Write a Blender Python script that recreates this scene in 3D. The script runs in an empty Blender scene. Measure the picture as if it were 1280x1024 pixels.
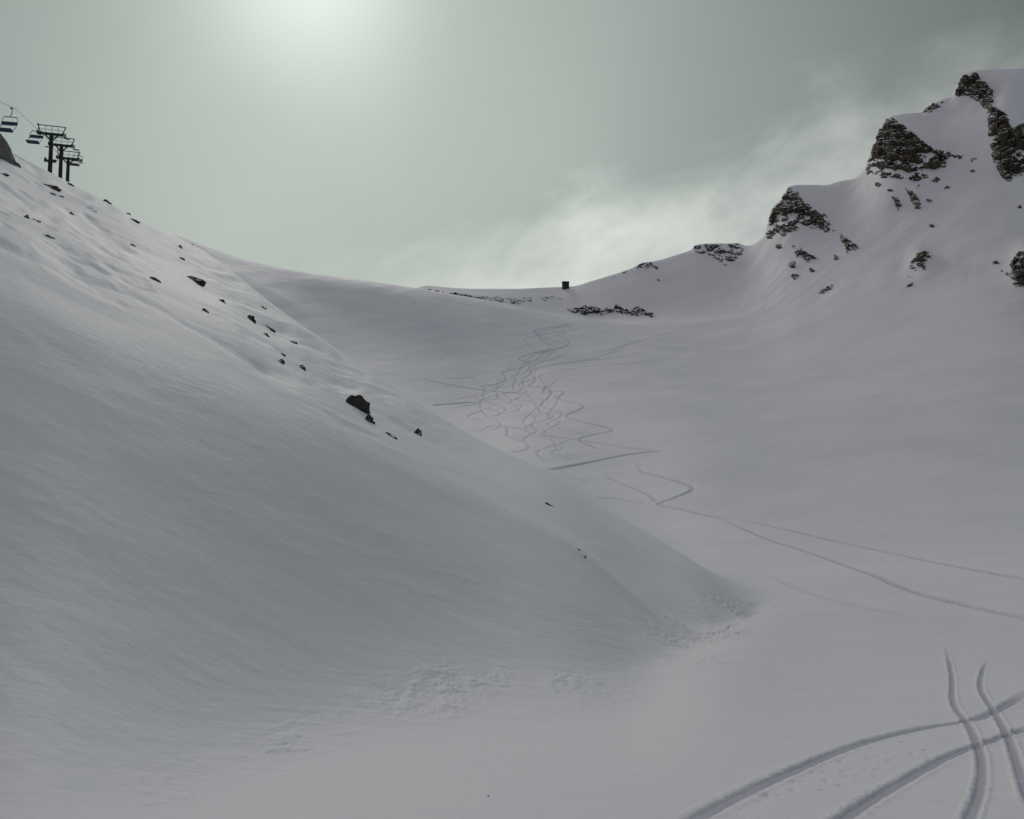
import bpy, math, random
import numpy as np
from mathutils import Vector, Matrix
from mathutils.bvhtree import BVHTree

# ------------------------------------------------------------------ camera
F = 1229.0                       # focal length in pixels of the 1280 px wide photograph
PITCH = math.radians(5.4)
CP, SP = math.cos(PITCH), math.sin(PITCH)
CAMZ = 1.7
sc = bpy.context.scene
C = sc.collection
cam_d = bpy.data.cameras.new("camera")
cam_d.sensor_width = 36.0
cam_d.lens = 36.0 * F / 1280.0
cam_d.clip_start = 0.1
cam_d.clip_end = 20000
cam = bpy.data.objects.new("camera", cam_d)
cam.location = (0, 0, CAMZ)
cam.rotation_euler = (math.radians(90) + PITCH, 0, 0)
C.objects.link(cam)
sc.camera = cam


def ray(px, py):
    """direction with unit forward (Y) component through a point of the picture: (x/y, 1, z/y)"""
    u = (px - 640.0) / F
    v = (512.0 - py) / F
    y = CP - v * SP
    return u / y, (SP + v * CP) / y


# ------------------------------------------------------------------ exposure, sky, sun
sc.view_settings.view_transform = 'Standard'
sc.view_settings.look = 'None'
sc.view_settings.exposure = 0.05
sc.view_settings.gamma = 1.0

SUN_A, SUN_S = ray(385, -40)
SUN_DIR = Vector((SUN_A, 1.0, SUN_S)).normalized()
SUN_EL = math.asin(SUN_DIR.z)
SUN_AZ = math.atan2(SUN_DIR.x, SUN_DIR.y)

world = bpy.data.worlds.new("World")
sc.world = world
world.use_nodes = True
nt = world.node_tree
nt.nodes.clear()


def wn(kind, **kw):
    n = nt.nodes.new(kind)
    for k, v in kw.items():
        setattr(n, k, v)
    return n


def wmath(op, a, b=None, c=None, clamp=False):
    n = nt.nodes.new('ShaderNodeMath')
    n.operation = op
    n.use_clamp = clamp
    for i, x in enumerate((a, b, c)):
        if x is None:
            continue
        if isinstance(x, (int, float)):
            n.inputs[i].default_value = x
        else:
            nt.links.new(x, n.inputs[i])
    return n.outputs[0]


def wscale(col, fac):
    n = nt.nodes.new('ShaderNodeVectorMath')
    n.operation = 'SCALE'
    if isinstance(col, tuple):
        n.inputs[0].default_value = col
    else:
        nt.links.new(col, n.inputs[0])
    if isinstance(fac, (int, float)):
        n.inputs['Scale'].default_value = fac
    else:
        nt.links.new(fac, n.inputs['Scale'])
    return n.outputs[0]


def wadd(a, b):
    n = nt.nodes.new('ShaderNodeVectorMath')
    n.operation = 'ADD'
    nt.links.new(a, n.inputs[0])
    nt.links.new(b, n.inputs[1])
    return n.outputs[0]


def wdot(vec, d):
    n = nt.nodes.new('ShaderNodeVectorMath')
    n.operation = 'DOT_PRODUCT'
    nt.links.new(vec, n.inputs[0])
    n.inputs[1].default_value = d
    return n.outputs['Value']


def wsmooth(x, lo, hi, a=0.0, b=1.0):
    n = nt.nodes.new('ShaderNodeMapRange')
    n.interpolation_type = 'SMOOTHSTEP'
    nt.links.new(x, n.inputs[0])
    n.inputs[1].default_value = lo
    n.inputs[2].default_value = hi
    n.inputs[3].default_value = a
    n.inputs[4].default_value = b
    return n.outputs[0]


tc = wn('ShaderNodeTexCoord')
D = tc.outputs['Generated']
sep = wn('ShaderNodeSeparateXYZ')
nt.links.new(D, sep.inputs[0])
yc = wmath('MAXIMUM', sep.outputs[1], 0.08)
U_ = wmath('DIVIDE', sep.outputs[0], yc)
S_ = wmath('DIVIDE', sep.outputs[2], yc)

# thin overcast: a broad bright region round the middle of the view, the veiled sun, and the dull rest of the sky
ca, cs = ray(450, 250)
CDIR = Vector((ca, 1, cs)).normalized()
broad = wmath('POWER', wmath('MAXIMUM', wdot(D, tuple(CDIR)), 0.0), 6.5)
sd = wmath('MAXIMUM', wdot(D, tuple(SUN_DIR)), 0.0)
glow1 = wmath('POWER', sd, 18.0)
glow2 = wmath('POWER', sd, 260.0)
SKY_LOW = (0.072, 0.094, 0.093)
SKY_BROAD = (0.312, 0.345, 0.310)
SKY_G1 = (0.085, 0.098, 0.088)
SKY_G2 = (0.33, 0.36, 0.33)
col = wscale(SKY_LOW, 1.0)
col = wadd(col, wscale(SKY_BROAD, broad))
col = wadd(col, wscale(SKY_G1, glow1))
col = wadd(col, wscale(SKY_G2, glow2))
# the rest of the overcast overhead and behind the photographer
up = wsmooth(sep.outputs[2], 0.52, 0.95)
back = wsmooth(sep.outputs[1], 0.55, -0.3)
side = wmath('MAXIMUM', up, back)
tl = wmath('MULTIPLY', wsmooth(sep.outputs[0], -0.5, 0.8), wmath('SUBTRACT', 1.0, wsmooth(sep.outputs[2], 0.45, 0.98)))
col = wadd(col, wscale((0.198, 0.166, 0.194), wmath('MULTIPLY', side, wmath('SUBTRACT', 1.0, tl))))
col = wadd(col, wscale((0.106, 0.164, 0.160), wmath('MULTIPLY', side, tl)))

# cloud bank rising to the right behind the ridge
comb = wn('ShaderNodeCombineXYZ')
# coordinates turned along the bank
along = wmath('ADD', wmath('MULTIPLY', U_, 0.93), wmath('MULTIPLY', S_, 0.37))
across = wmath('SUBTRACT', wmath('MULTIPLY', S_, 0.93), wmath('MULTIPLY', U_, 0.37))
nt.links.new(wmath('MULTIPLY', along, 3.6), comb.inputs[0])
nt.links.new(wmath('MULTIPLY', across, 6.5), comb.inputs[1])
n1 = wn('ShaderNodeTexNoise')
n1.noise_dimensions = '3D'
n1.inputs['Scale'].default_value = 2.1
n1.inputs['Detail'].default_value = 7.0
n1.inputs['Roughness'].default_value = 0.55
n1.inputs['Distortion'].default_value = 0.5
nt.links.new(comb.outputs[0], n1.inputs['Vector'])
nz = wmath('SUBTRACT', n1.outputs['Fac'], 0.5)
top = wmath('ADD', wmath('MULTIPLY', U_, 0.40), 0.300)
rel = wmath('ADD', wmath('SUBTRACT', top, S_), wmath('MULTIPLY', nz, 0.20))
bank = wsmooth(rel, -0.03, 0.11)
n2 = wn('ShaderNodeTexNoise')
n2.inputs['Scale'].default_value = 3.4
n2.inputs['Detail'].default_value = 6.0
n2.inputs['Roughness'].default_value = 0.6
nt.links.new(comb.outputs[0], n2.inputs['Vector'])
tex = wsmooth(n2.outputs['Fac'], 0.30, 0.70, 0.66, 1.10)
fade = wsmooth(U_, -0.34, 0.02)
bank = wmath('MULTIPLY', wmath('MULTIPLY', bank, tex), fade)
bank = wmath('MULTIPLY', bank, wmath('ADD', wmath('MULTIPLY', broad, 0.62), 0.40))
front = wsmooth(sep.outputs[1], 0.1, 0.4)
bank = wmath('MULTIPLY', bank, front)
col = wadd(col, wscale((0.33, 0.315, 0.30), bank))
# very soft mottling of the overcast
n3 = wn('ShaderNodeTexNoise')
n3.inputs['Scale'].default_value = 3.0
n3.inputs['Detail'].default_value = 4.0
nt.links.new(D, n3.inputs['Vector'])
mot = wmath('ADD', wmath('MULTIPLY', n3.outputs['Fac'], 0.30), 0.85)
col = wscale(col, mot)

bg = wn('ShaderNodeBackground')
nt.links.new(col, bg.inputs['Color'])
bg.inputs['Strength'].default_value = 1.0
sky = wn('ShaderNodeTexSky')
sky.sky_type = 'NISHITA'
sky.sun_disc = False
sky.sun_elevation = SUN_EL
sky.sun_rotation = SUN_AZ
bg2 = wn('ShaderNodeBackground')
nt.links.new(sky.outputs[0], bg2.inputs['Color'])
bg2.inputs['Strength'].default_value = 0.05
mixs = wn('ShaderNodeMixShader')
mixs.inputs[0].default_value = 0.05          # hardly any clear sky comes through the overcast
nt.links.new(bg.outputs[0], mixs.inputs[1])
nt.links.new(bg2.outputs[0], mixs.inputs[2])
wo = wn('ShaderNodeOutputWorld')
nt.links.new(mixs.outputs[0], wo.inputs['Surface'])

sun_d = bpy.data.lights.new("sun", 'SUN')
sun_d.energy = 0.68
sun_d.angle = math.radians(14)
sun_d.color = (1.0, 0.94, 0.88)
sun = bpy.data.objects.new("sun", sun_d)
sun.rotation_euler = (-SUN_DIR).to_track_quat('-Z', 'Y').to_euler()
sun.location = SUN_DIR * 300
C.objects.link(sun)

# ------------------------------------------------------------------ helpers
rng = np.random.default_rng(7)
random.seed(7)
PERM = rng.permutation(4096).astype(np.int64)
GA = rng.uniform(0, 2 * np.pi, 4096)
GX, GY = np.cos(GA), np.sin(GA)
RND = rng.uniform(0, 1, (4096, 4))


def h2(ix, iy):
    return PERM[(PERM[ix & 4095] + iy) & 4095]


def perlin(x, y):
    ix = np.floor(x).astype(np.int64)
    iy = np.floor(y).astype(np.int64)
    fx, fy = x - ix, y - iy
    ux = fx * fx * fx * (fx * (fx * 6 - 15) + 10)
    uy = fy * fy * fy * (fy * (fy * 6 - 15) + 10)

    def g(ox, oy):
        h = h2(ix + ox, iy + oy)
        return GX[h] * (fx - ox) + GY[h] * (fy - oy)
    a = g(0, 0) * (1 - ux) + g(1, 0) * ux
    b = g(0, 1) * (1 - ux) + g(1, 1) * ux
    return (a * (1 - uy) + b * uy) * 1.5


def fbm(x, y, octaves=4, gain=0.5):
    r = np.zeros_like(x)
    a, f = 1.0, 1.0
    for i in range(octaves):
        r += a * perlin(x * f + 17.3 * i, y * f - 9.1 * i)
        a *= gain
        f *= 2.03
    return r


def facets(x, y):
    """blocky rock relief: each Voronoi cell is a tilted plane of its own height, 0..1"""
    ix = np.floor(x).astype(np.int64)
    iy = np.floor(y).astype(np.int64)
    best = np.full(x.shape, 9.0)
    val = np.zeros_like(x)
    for ox in (-1, 0, 1):
        for oy in (-1, 0, 1):
            h = h2(ix + ox, iy + oy)
            cx = ix + ox + RND[h, 0]
            cy = iy + oy + RND[h, 1]
            d = (x - cx) ** 2 + (y - cy) ** 2
            m = d < best
            best = np.where(m, d, best)
            v = RND[h, 2] + (x - cx) * (RND[h, 3] - 0.5) * 1.3 + (y - cy) * 0.7
            val = np.where(m, v, val)
    return val


def smooth(x, a, b):
    t = np.clip((x - a) / (b - a), 0, 1)
    return t * t * (3 - 2 * t)


def pchip_slopes(x, y):
    """Fritsch-Carlson slopes; x, y have the knots on axis 0"""
    h = np.diff(x, axis=0)
    d = np.diff(y, axis=0) / h
    m = np.zeros_like(y)
    w1 = 2 * h[1:] + h[:-1]
    w2 = h[1:] + 2 * h[:-1]
    ok = d[:-1] * d[1:] > 0
    with np.errstate(divide='ignore', invalid='ignore'):
        hm = (w1 + w2) / (w1 / d[:-1] + w2 / d[1:])
    m[1:-1] = np.where(ok, hm, 0)
    m[0] = d[0]
    m[-1] = d[-1]
    return m


def para_slopes(x, y):
    h = np.diff(x, axis=0)
    d = np.diff(y, axis=0) / h
    m = np.zeros_like(y)
    m[1:-1] = (h[:-1] * d[1:] + h[1:] * d[:-1]) / (h[:-1] + h[1:])
    m[0] = d[0]
    m[-1] = d[-1]
    return m


def pchip1(xk, yk, x):
    xk, yk = np.asarray(xk, float), np.asarray(yk, float)
    m = pchip_slopes(xk, yk)
    i = np.clip(np.searchsorted(xk, x) - 1, 0, len(xk) - 2)
    h = xk[i + 1] - xk[i]
    t = np.clip((x - xk[i]) / h, 0, 1)
    t2, t3 = t * t, t * t * t
    return ((2 * t3 - 3 * t2 + 1) * yk[i] + (t3 - 2 * t2 + t) * h * m[i]
            + (-2 * t3 + 3 * t2) * yk[i + 1] + (t3 - t2) * h * m[i + 1])


def project(x, y, z):
    """picture position of world points"""
    z = z - CAMZ
    d = y * CP + z * SP
    d = np.maximum(d, 0.05)
    u = x / d
    v = (-y * SP + z * CP) / d
    return 640 + F * u, 512 - F * v


def poly_sd(px, py, poly):
    """signed distance to a polygon, positive inside"""
    P = np.asarray(poly, float)
    Q = np.roll(P, -1, axis=0)
    best = np.full(px.shape, 1e9)
    inside = np.zeros(px.shape, bool)
    for (x0, y0), (x1, y1) in zip(P, Q):
        dx, dy = x1 - x0, y1 - y0
        t = np.clip(((px - x0) * dx + (py - y0) * dy) / (dx * dx + dy * dy + 1e-9), 0, 1)
        best = np.minimum(best, np.hypot(px - x0 - t * dx, py - y0 - t * dy))
        c = ((y0 > py) != (y1 > py))
        xi = x0 + (py - y0) * dx / (dy if abs(dy) > 1e-9 else 1e-9)
        inside ^= c & (px < xi)
    return np.where(inside, best, -best)


def mesh_from(name, verts, quads, smooth_shade=True):
    me = bpy.data.meshes.new(name)
    verts = np.asarray(verts, np.float32)
    quads = np.asarray(quads, np.int32)
    n, k = quads.shape
    me.vertices.add(len(verts))
    me.vertices.foreach_set('co', verts.ravel())
    me.loops.add(n * k)
    me.loops.foreach_set('vertex_index', quads.ravel())
    me.polygons.add(n)
    me.polygons.foreach_set('loop_start', np.arange(0, n * k, k, dtype=np.int32))
    me.polygons.foreach_set('use_smooth', np.full(n, smooth_shade, bool))
    me.update(calc_edges=True)
    return me


def link(name, me, mat=None, parent=None):
    o = bpy.data.objects.new(name, me)
    C.objects.link(o)
    if mat is not None:
        me.materials.append(mat)
    if parent is not None:
        o.parent = parent
    return o


def tag(o, label, cat, group=None):
    o['label'] = label
    o['category'] = cat
    if group:
        o['group'] = group
    return o


# ------------------------------------------------------------------ materials
def new_mat(name):
    m = bpy.data.materials.new(name)
    m.use_nodes = True
    t = m.node_tree
    b = t.nodes['Principled BSDF']
    return m, t, b


def snow_material():
    m, t, b = new_mat("snow")
    N, L = t.nodes, t.links
    tcn = N.new('ShaderNodeTexCoord')
    n1 = N.new('ShaderNodeTexNoise')
    n1.inputs['Scale'].default_value = 0.05
    n1.inputs['Detail'].default_value = 5
    L.new(tcn.outputs['Object'], n1.inputs['Vector'])
    cr = N.new('ShaderNodeValToRGB')
    cr.color_ramp.elements[0].position = 0.3
    cr.color_ramp.elements[0].color = (0.735, 0.735, 0.765, 1)
    cr.color_ramp.elements[1].position = 0.7
    cr.color_ramp.elements[1].color = (0.81, 0.805, 0.82, 1)
    L.new(n1.outputs['Fac'], cr.inputs[0])
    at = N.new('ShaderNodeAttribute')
    at.attribute_name = 'packed_shade'
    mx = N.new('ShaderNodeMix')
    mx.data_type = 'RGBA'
    mx.inputs[7].default_value = (0.43, 0.43, 0.50, 1)  # compacted track snow, darkened further to stand for shade in the grooves
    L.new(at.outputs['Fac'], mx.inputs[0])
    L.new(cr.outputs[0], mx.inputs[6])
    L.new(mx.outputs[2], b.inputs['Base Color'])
    b.inputs['Roughness'].default_value = 0.7
    b.inputs['Specular IOR Level'].default_value = 0.25
    # wind-blown grain
    mp = N.new('ShaderNodeMapping')
    mp.inputs['Rotation'].default_value = (0, 0, math.radians(-35))
    mp.inputs['Scale'].default_value = (0.9, 1.5, 1.1)
    L.new(tcn.outputs['Object'], mp.inputs['Vector'])
    n2 = N.new('ShaderNodeTexNoise')
    n2.inputs['Scale'].default_value = 2.2
    n2.inputs['Detail'].default_value = 9
    n2.inputs['Roughness'].default_value = 0.66
    L.new(mp.outputs[0], n2.inputs['Vector'])
    bp = N.new('ShaderNodeBump')
    bp.inputs['Strength'].default_value = 0.32
    bp.inputs['Distance'].default_value = 0.12
    L.new(n2.outputs['Fac'], bp.inputs['Height'])
    n3 = N.new('ShaderNodeTexNoise')
    n3.inputs['Scale'].default_value = 22
    n3.inputs['Detail'].default_value = 6
    n3.inputs['Roughness'].default_value = 0.7
    L.new(tcn.outputs['Object'], n3.inputs['Vector'])
    bp2 = N.new('ShaderNodeBump')
    bp2.inputs['Strength'].default_value = 0.3
    bp2.inputs['Distance'].default_value = 0.012
    L.new(n3.outputs['Fac'], bp2.inputs['Height'])
    L.new(bp.outputs[0], bp2.inputs['Normal'])
    L.new(bp2.outputs[0], b.inputs['Normal'])
    return m


def rock_material(name, dark, light, snow_at=0.62, scale=0.5):
    """bare rock with snow lying on whatever faces up"""
    m, t, b = new_mat(name)
    N, L = t.nodes, t.links
    tcn = N.new('ShaderNodeTexCoord')
    n1 = N.new('ShaderNodeTexNoise')
    n1.inputs['Scale'].default_value = scale
    n1.inputs['Detail'].default_value = 8
    n1.inputs['Roughness'].default_value = 0.65
    L.new(tcn.outputs['Object'], n1.inputs['Vector'])
    cr = N.new('ShaderNodeValToRGB')
    cr.color_ramp.elements[0].position = 0.35
    cr.color_ramp.elements[0].color = (*dark, 1)
    cr.color_ramp.elements[1].position = 0.72
    cr.color_ramp.elements[1].color = (*light, 1)
    L.new(n1.outputs['Fac'], cr.inputs[0])
    geo = N.new('ShaderNodeNewGeometry')
    sp = N.new('ShaderNodeSeparateXYZ')
    L.new(geo.outputs['Normal'], sp.inputs[0])
    n2 = N.new('ShaderNodeTexNoise')
    n2.inputs['Scale'].default_value = scale * 2.3
    n2.inputs['Detail'].default_value = 5
    L.new(tcn.outputs['Object'], n2.inputs['Vector'])
    ad = N.new('ShaderNodeMath')
    ad.operation = 'MULTIPLY_ADD'
    L.new(n2.outputs['Fac'], ad.inputs[0])
    ad.inputs[1].default_value = 0.5
    L.new(sp.outputs[2], ad.inputs[2])
    mr = N.new('ShaderNodeMapRange')
    L.new(ad.outputs[0], mr.inputs[0])
    mr.inputs[1].default_value = snow_at + 0.32
    mr.inputs[2].default_value = snow_at + 0.42
    mx = N.new('ShaderNodeMix')
    mx.data_type = 'RGBA'
    L.new(mr.outputs[0], mx.inputs[0])
    L.new(cr.outputs[0], mx.inputs[6])
    mx.inputs[7].default_value = (0.76, 0.76, 0.78, 1)
    L.new(mx.outputs[2], b.inputs['Base Color'])
    b.inputs['Roughness'].default_value = 0.9
    b.inputs['Specular IOR Level'].default_value = 0.2
    bp = N.new('ShaderNodeBump')
    bp.inputs['Strength'].default_value = 0.6
    bp.inputs['Distance'].default_value = 0.3 / scale * 0.5
    L.new(n1.outputs['Fac'], bp.inputs['Height'])
    L.new(bp.outputs[0], b.inputs['Normal'])
    return m


def plain_material(name, base, rough=0.6, metal=0.0, var=0.25, scale=3.0):
    m, t, b = new_mat(name)
    N, L = t.nodes, t.links
    tcn = N.new('ShaderNodeTexCoord')
    n1 = N.new('ShaderNodeTexNoise')
    n1.inputs['Scale'].default_value = scale
    n1.inputs['Detail'].default_value = 5
    L.new(tcn.outputs['Object'], n1.inputs['Vector'])
    cr = N.new('ShaderNodeValToRGB')
    cr.color_ramp.elements[0].position = 0.3
    cr.color_ramp.elements[0].color = (*[c * (1 - var) for c in base], 1)
    cr.color_ramp.elements[1].position = 0.7
    cr.color_ramp.elements[1].color = (*[c * (1 + var) for c in base], 1)
    L.new(n1.outputs['Fac'], cr.inputs[0])
    L.new(cr.outputs[0], b.inputs['Base Color'])
    b.inputs['Roughness'].default_value = rough
    b.inputs['Metallic'].default_value = metal
    return m


SNOW = snow_material()
CRAG = rock_material("crag_rock", (0.026, 0.026, 0.025), (0.165, 0.135, 0.088), 0.48, 0.3)
FARROCK = rock_material("ridge_rock", (0.030, 0.034, 0.048), (0.08, 0.082, 0.095), 0.60, 0.4)
BOULDER = rock_material("boulder_rock", (0.022, 0.021, 0.026), (0.088, 0.068, 0.060), 0.66, 1.3)
DOME = rock_material("brown_boulder_rock", (0.022, 0.019, 0.020), (0.070, 0.050, 0.045), 1.05, 1.6)
STEEL = plain_material("dark_steel", (0.028, 0.034, 0.040), 0.55, 0.4)
SEATMAT = plain_material("navy_plastic", (0.016, 0.018, 0.06), 0.6)
THIN = plain_material("grey_steel", (0.11, 0.12, 0.13), 0.5, 0.5)
ROPE = plain_material("wire_rope", (0.05, 0.055, 0.06), 0.9)
WOOD = plain_material("dark_timber", (0.012, 0.013, 0.026), 0.8)
WOOD2 = plain_material("door_timber", (0.035, 0.025, 0.022), 0.7)
GLASS = plain_material("dark_glass", (0.02, 0.025, 0.03), 0.1)
ICE = plain_material("ice", (0.9, 0.91, 0.93), 0.12, 0.0, 0.03)

# ------------------------------------------------------------------ the snow terrain
# Feature lines of the valley from near to far: (picture x, picture y, distance ahead in metres).
LINES = dict(
    base=[(-700, 1120, 6.5), (0, 1100, 7.0), (300, 1045, 8.5), (640, 1024, 9.0), (1280, 1024, 8.3), (1980, 1024, 8)],
    foot=[(-700, 1090, 7.4), (0, 1065, 8.0), (150, 1015, 9.9), (300, 948, 13), (450, 888, 16.5), (600, 863, 19),
          (720, 852, 20.5), (800, 836, 23.5), (870, 808, 28), (950, 767, 38), (1050, 747, 45), (1280, 732, 52),
          (1980, 720, 55)],
    inner=[(-700, 120, 26), (-300, 245, 26), (0, 357, 26), (110, 402, 26), (240, 460, 27), (350, 520, 27.5),
           (520, 600, 30), (620, 645, 31), (720, 692, 31), (810, 765, 31.5), (870, 803, 31), (950, 765, 39),
           (1050, 743, 47), (1280, 727, 54), (1980, 712, 58)],
    crest=[(-700, -150, 170), (-300, 35, 150), (0, 190, 130), (50, 213, 128), (100, 239, 125), (140, 257, 122),
           (200, 287, 118), (250, 311, 115), (300, 348, 108), (345, 384, 101), (400, 421, 94), (450, 456, 87),
           (520, 502, 78), (600, 552, 69), (690, 596, 58), (750, 637, 52), (820, 678, 47), (870, 708, 43.5),
           (950, 760, 41), (1050, 735, 52), (1280, 715, 62), (1980, 700, 70)],
    floor=[(-700, 360, 290), (-300, 350, 290), (0, 335, 300), (150, 325, 310), (240, 330, 315), (300, 358, 332),
           (400, 430, 302), (520, 511, 235), (600, 561, 185), (690, 604, 130), (750, 645, 105), (820, 686, 80),
           (870, 712, 66), (950, 706, 73), (1050, 700, 78), (1280, 690, 85), (1980, 650, 100)],
    bowl=[(-700, 320, 340), (0, 310, 345), (150, 308, 350), (240, 318, 355), (330, 360, 345), (430, 402, 335), (520, 434, 322),
           (600, 458, 312), (700, 472, 295), (850, 500, 250), (1000, 520, 220), (1280, 520, 190), (1980, 520, 170)],
    lip=[(-700, 270, 400), (0, 262, 400), (150, 278, 395), (230, 299, 390), (280, 317, 390), (330, 332, 390), (430, 348, 385),
         (520, 361, 390), (600, 374, 400), (650, 384, 408), (720, 397, 422), (780, 404, 425), (850, 405, 420), (930, 402, 405),
         (1000, 398, 370), (1130, 388, 320), (1280, 380, 280), (1980, 360, 260)],
    trough=[(-700, 310, 460), (0, 310, 460), (300, 345, 460), (430, 368, 460), (520, 380, 465), (600, 389, 470), (700, 403, 480),
            (780, 398, 475), (850, 392, 462), (930, 382, 440), (1000, 358, 410), (1130, 325, 365), (1280, 312, 322),
            (1980, 300, 300)],
    sky=[(-700, 330, 560), (0, 330, 560), (300, 350, 560), (430, 362, 560), (508, 366, 560), (520, 360, 560), (533, 357, 560),
         (555, 359, 560), (590, 361, 560), (640, 361, 560), (690, 359, 560), (715, 358, 555), (740, 351, 550), (770, 342, 545),
         (790, 335, 541), (802, 329, 540), (820, 326, 540), (850, 317, 535), (864, 312, 531), (870, 306, 530),
         (890, 304, 528), (922, 304, 525), (934, 308, 520), (955, 300, 506), (959, 281, 502), (965, 262, 499), (977, 249, 497),
         (986, 234, 495), (1000, 231, 495), (1030, 231, 492), (1050, 226, 490), (1078, 219, 485), (1085, 199, 482),
         (1095, 171, 480), (1104, 153, 478), (1114, 145, 478), (1130, 142, 477), (1150, 141, 476), (1160, 133, 475),
         (1180, 124, 475), (1188, 121, 474), (1200, 99, 474), (1207, 93, 473), (1225, 88, 472), (1280, 86, 466),
         (1500, 110, 450), (1980, 150, 420)],
)
# columns: every column is a straight walk away from the camera
du = 1.2 / F
a_in = np.arange(-0.60, 0.60 + du, du)
a_out = np.linspace(0.605, 1.15, 60)
A = np.concatenate([-a_out[::-1], a_in, a_out])
NA = len(A)


def line(name):
    pts = LINES[name]
    aa, ss, yy = [], [], []
    for px, py, d in pts:
        a, s = ray(px, py)
        aa.append(a)
        ss.append(s)
        yy.append(d)
    o = np.argsort(aa)
    aa, ss, yy = np.array(aa)[o], np.array(ss)[o], np.array(yy)[o]
    Y = pchip1(aa, yy, np.clip(A, aa[0], aa[-1]))
    S = pchip1(aa, ss, np.clip(A, aa[0], aa[-1]))
    return Y, S * Y


PXA = 640 + F * A
Yb, Zb = line('base')
Yf, Zf = line('foot')
Yi, Zi = line('inner')
Yc, Zc = line('crest')
Yg, Zg = line('floor')
Yo, Zo = line('bowl')
Yl, Zl = line('lip')
Yt, Zt = line('trough')
Yk, Zk = line('sky')
left = 1 - smooth(PXA, 895, 985)
# gully between the inner ridge and the crest of the spur
Ygu = Yi + 0.5 * (Yc - Yi)
dip = 0.1 + 0.30 * np.exp(-((PXA - 790) / 90) ** 2) + 0.4 * np.exp(-((PXA - 560) / 160) ** 2)
Zgu = Zi + 0.5 * (Zc - Zi) - dip * left
# hidden hollow behind the crest
Yh = Yc + 0.45 * (Yg - Yc)
Sh = np.minimum(Zc / Yc, Zg / Yg) - 0.035 * left * (1 - smooth(PXA, 480, 820))
deep = 1 - smooth(PXA, 520, 780)
Zh = deep * Sh * Yh + (1 - deep) * (Zc + 0.45 * (Zg - Zc))
# right of the spur's toe the same rows simply cross the flat valley floor
for q, (yy, zz) in enumerate(((Yi, Zi), (Ygu, Zgu), (Yc, Zc), (Yh, Zh))):
    t = (0.05, 0.10, 0.15, 0.50)[q]
    yy[:] = left * yy + (1 - left) * (Yf + t * (Yg - Yf))
    zz[:] = left * zz + (1 - left) * (Zf + t * (Zg - Zf))
Y0 = np.full(NA, 0.6)
Z0 = np.full(NA, -1.7)
Ym1 = np.full(NA, -12.0)
Zm1 = np.full(NA, -0.5)
Y1 = np.full(NA, 4.0)
Z1 = np.full(NA, -2.0)
kb = np.exp(-(np.arange(-60, 61) / 24.0) ** 2)
kb /= kb.sum()
Ys = Yt + 0.8 * (np.convolve(np.pad(Yk, 60, mode='edge'), kb, mode='valid') - Yt)
Zs = Zt + 0.8 * (np.convolve(np.pad(Zk, 60, mode='edge'), kb, mode='valid') - Zt)
Yp, Zp = Yk + 70, Zk - 18
Yq, Zq = Yk + 500, Zk - 160
Yr, Zr = Yk + 2600, Zk * 0.2 - 260
KY = np.stack([Y0, Y1, Yb, Yf, Yi, Ygu, Yc, Yh, Yg, Yo, Yl, Yt, Ys, Yk, Yp, Yq, Yr])
KZ = np.stack([Z0, Z1, Zb, Zf, Zi, Zgu, Zc, Zh, Zg, Zo, Zl, Zt, Zs, Zk, Zp, Zq, Zr])
ker = np.exp(-(np.arange(-60, 61) / 22.0) ** 2)
ker /= ker.sum()


def blur(v):
    return np.convolve(np.pad(v, 60, mode='edge'), ker, mode='valid')


for k in (2, 3, 4, 5, 6, 7, 8, 9, 11):
    KY[k], KZ[k] = blur(KY[k]), blur(KZ[k])
for k in range(1, len(KY)):
    KY[k] = np.maximum(KY[k], KY[k - 1] + 0.25)
ROWS = [6, 20, 300, 360, 150, 170, 16, 24, 480, 320, 60, 150, 90, 8, 6, 6]
MZ = para_slopes(KY, KZ)
MZ[12] = (Zs - Zt) / (Ys - Yt)
kw = np.exp(-(np.arange(-150, 151) / 60.0) ** 2)
kw /= kw.sum()
for k in (2, 3, 8, 9, 10, 11, 12):
    MZ[k] = np.convolve(np.pad(MZ[k], 150, mode='edge'), kw, mode='valid')
rows_y, rows_z, rows_v = [], [], []
for k, n in enumerate(ROWS):
    h = KY[k + 1] - KY[k]
    for j in range(n):
        t = j / n
        if k == 2:                       # flat ground right ahead: rows closer together towards the viewer
            t = t * KY[k] / (KY[k + 1] - t * h)
        t2, t3 = t * t, t * t * t
        rows_y.append(KY[k] + t * h)
        rows_z.append((2 * t3 - 3 * t2 + 1) * KZ[k] + (t3 - 2 * t2 + t) * h * MZ[k]
                      + (-2 * t3 + 3 * t2) * KZ[k + 1] + (t3 - t2) * h * MZ[k + 1])
        rows_v.append(k + j / n)
rows_y.append(KY[-1])
rows_z.append(KZ[-1])
rows_v.append(len(ROWS))
GYs = np.array(rows_y)
GZs = np.array(rows_z) + CAMZ
GV = np.array(rows_v)[:, None] * np.ones((1, NA))
# relax the sharp kinks of the feature lines a little
for it in range(7):
    GZs[1:-1] = 0.25 * GZs[:-2] + 0.5 * GZs[1:-1] + 0.25 * GZs[2:]
    GYs[1:-1] = 0.25 * GYs[:-2] + 0.5 * GYs[1:-1] + 0.25 * GYs[2:]
core = slice(60, NA - 60)
GXs = A[None, :] * GYs
PX, PY = project(GXs, GYs, GZs)
NR = GYs.shape[0]

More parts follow.
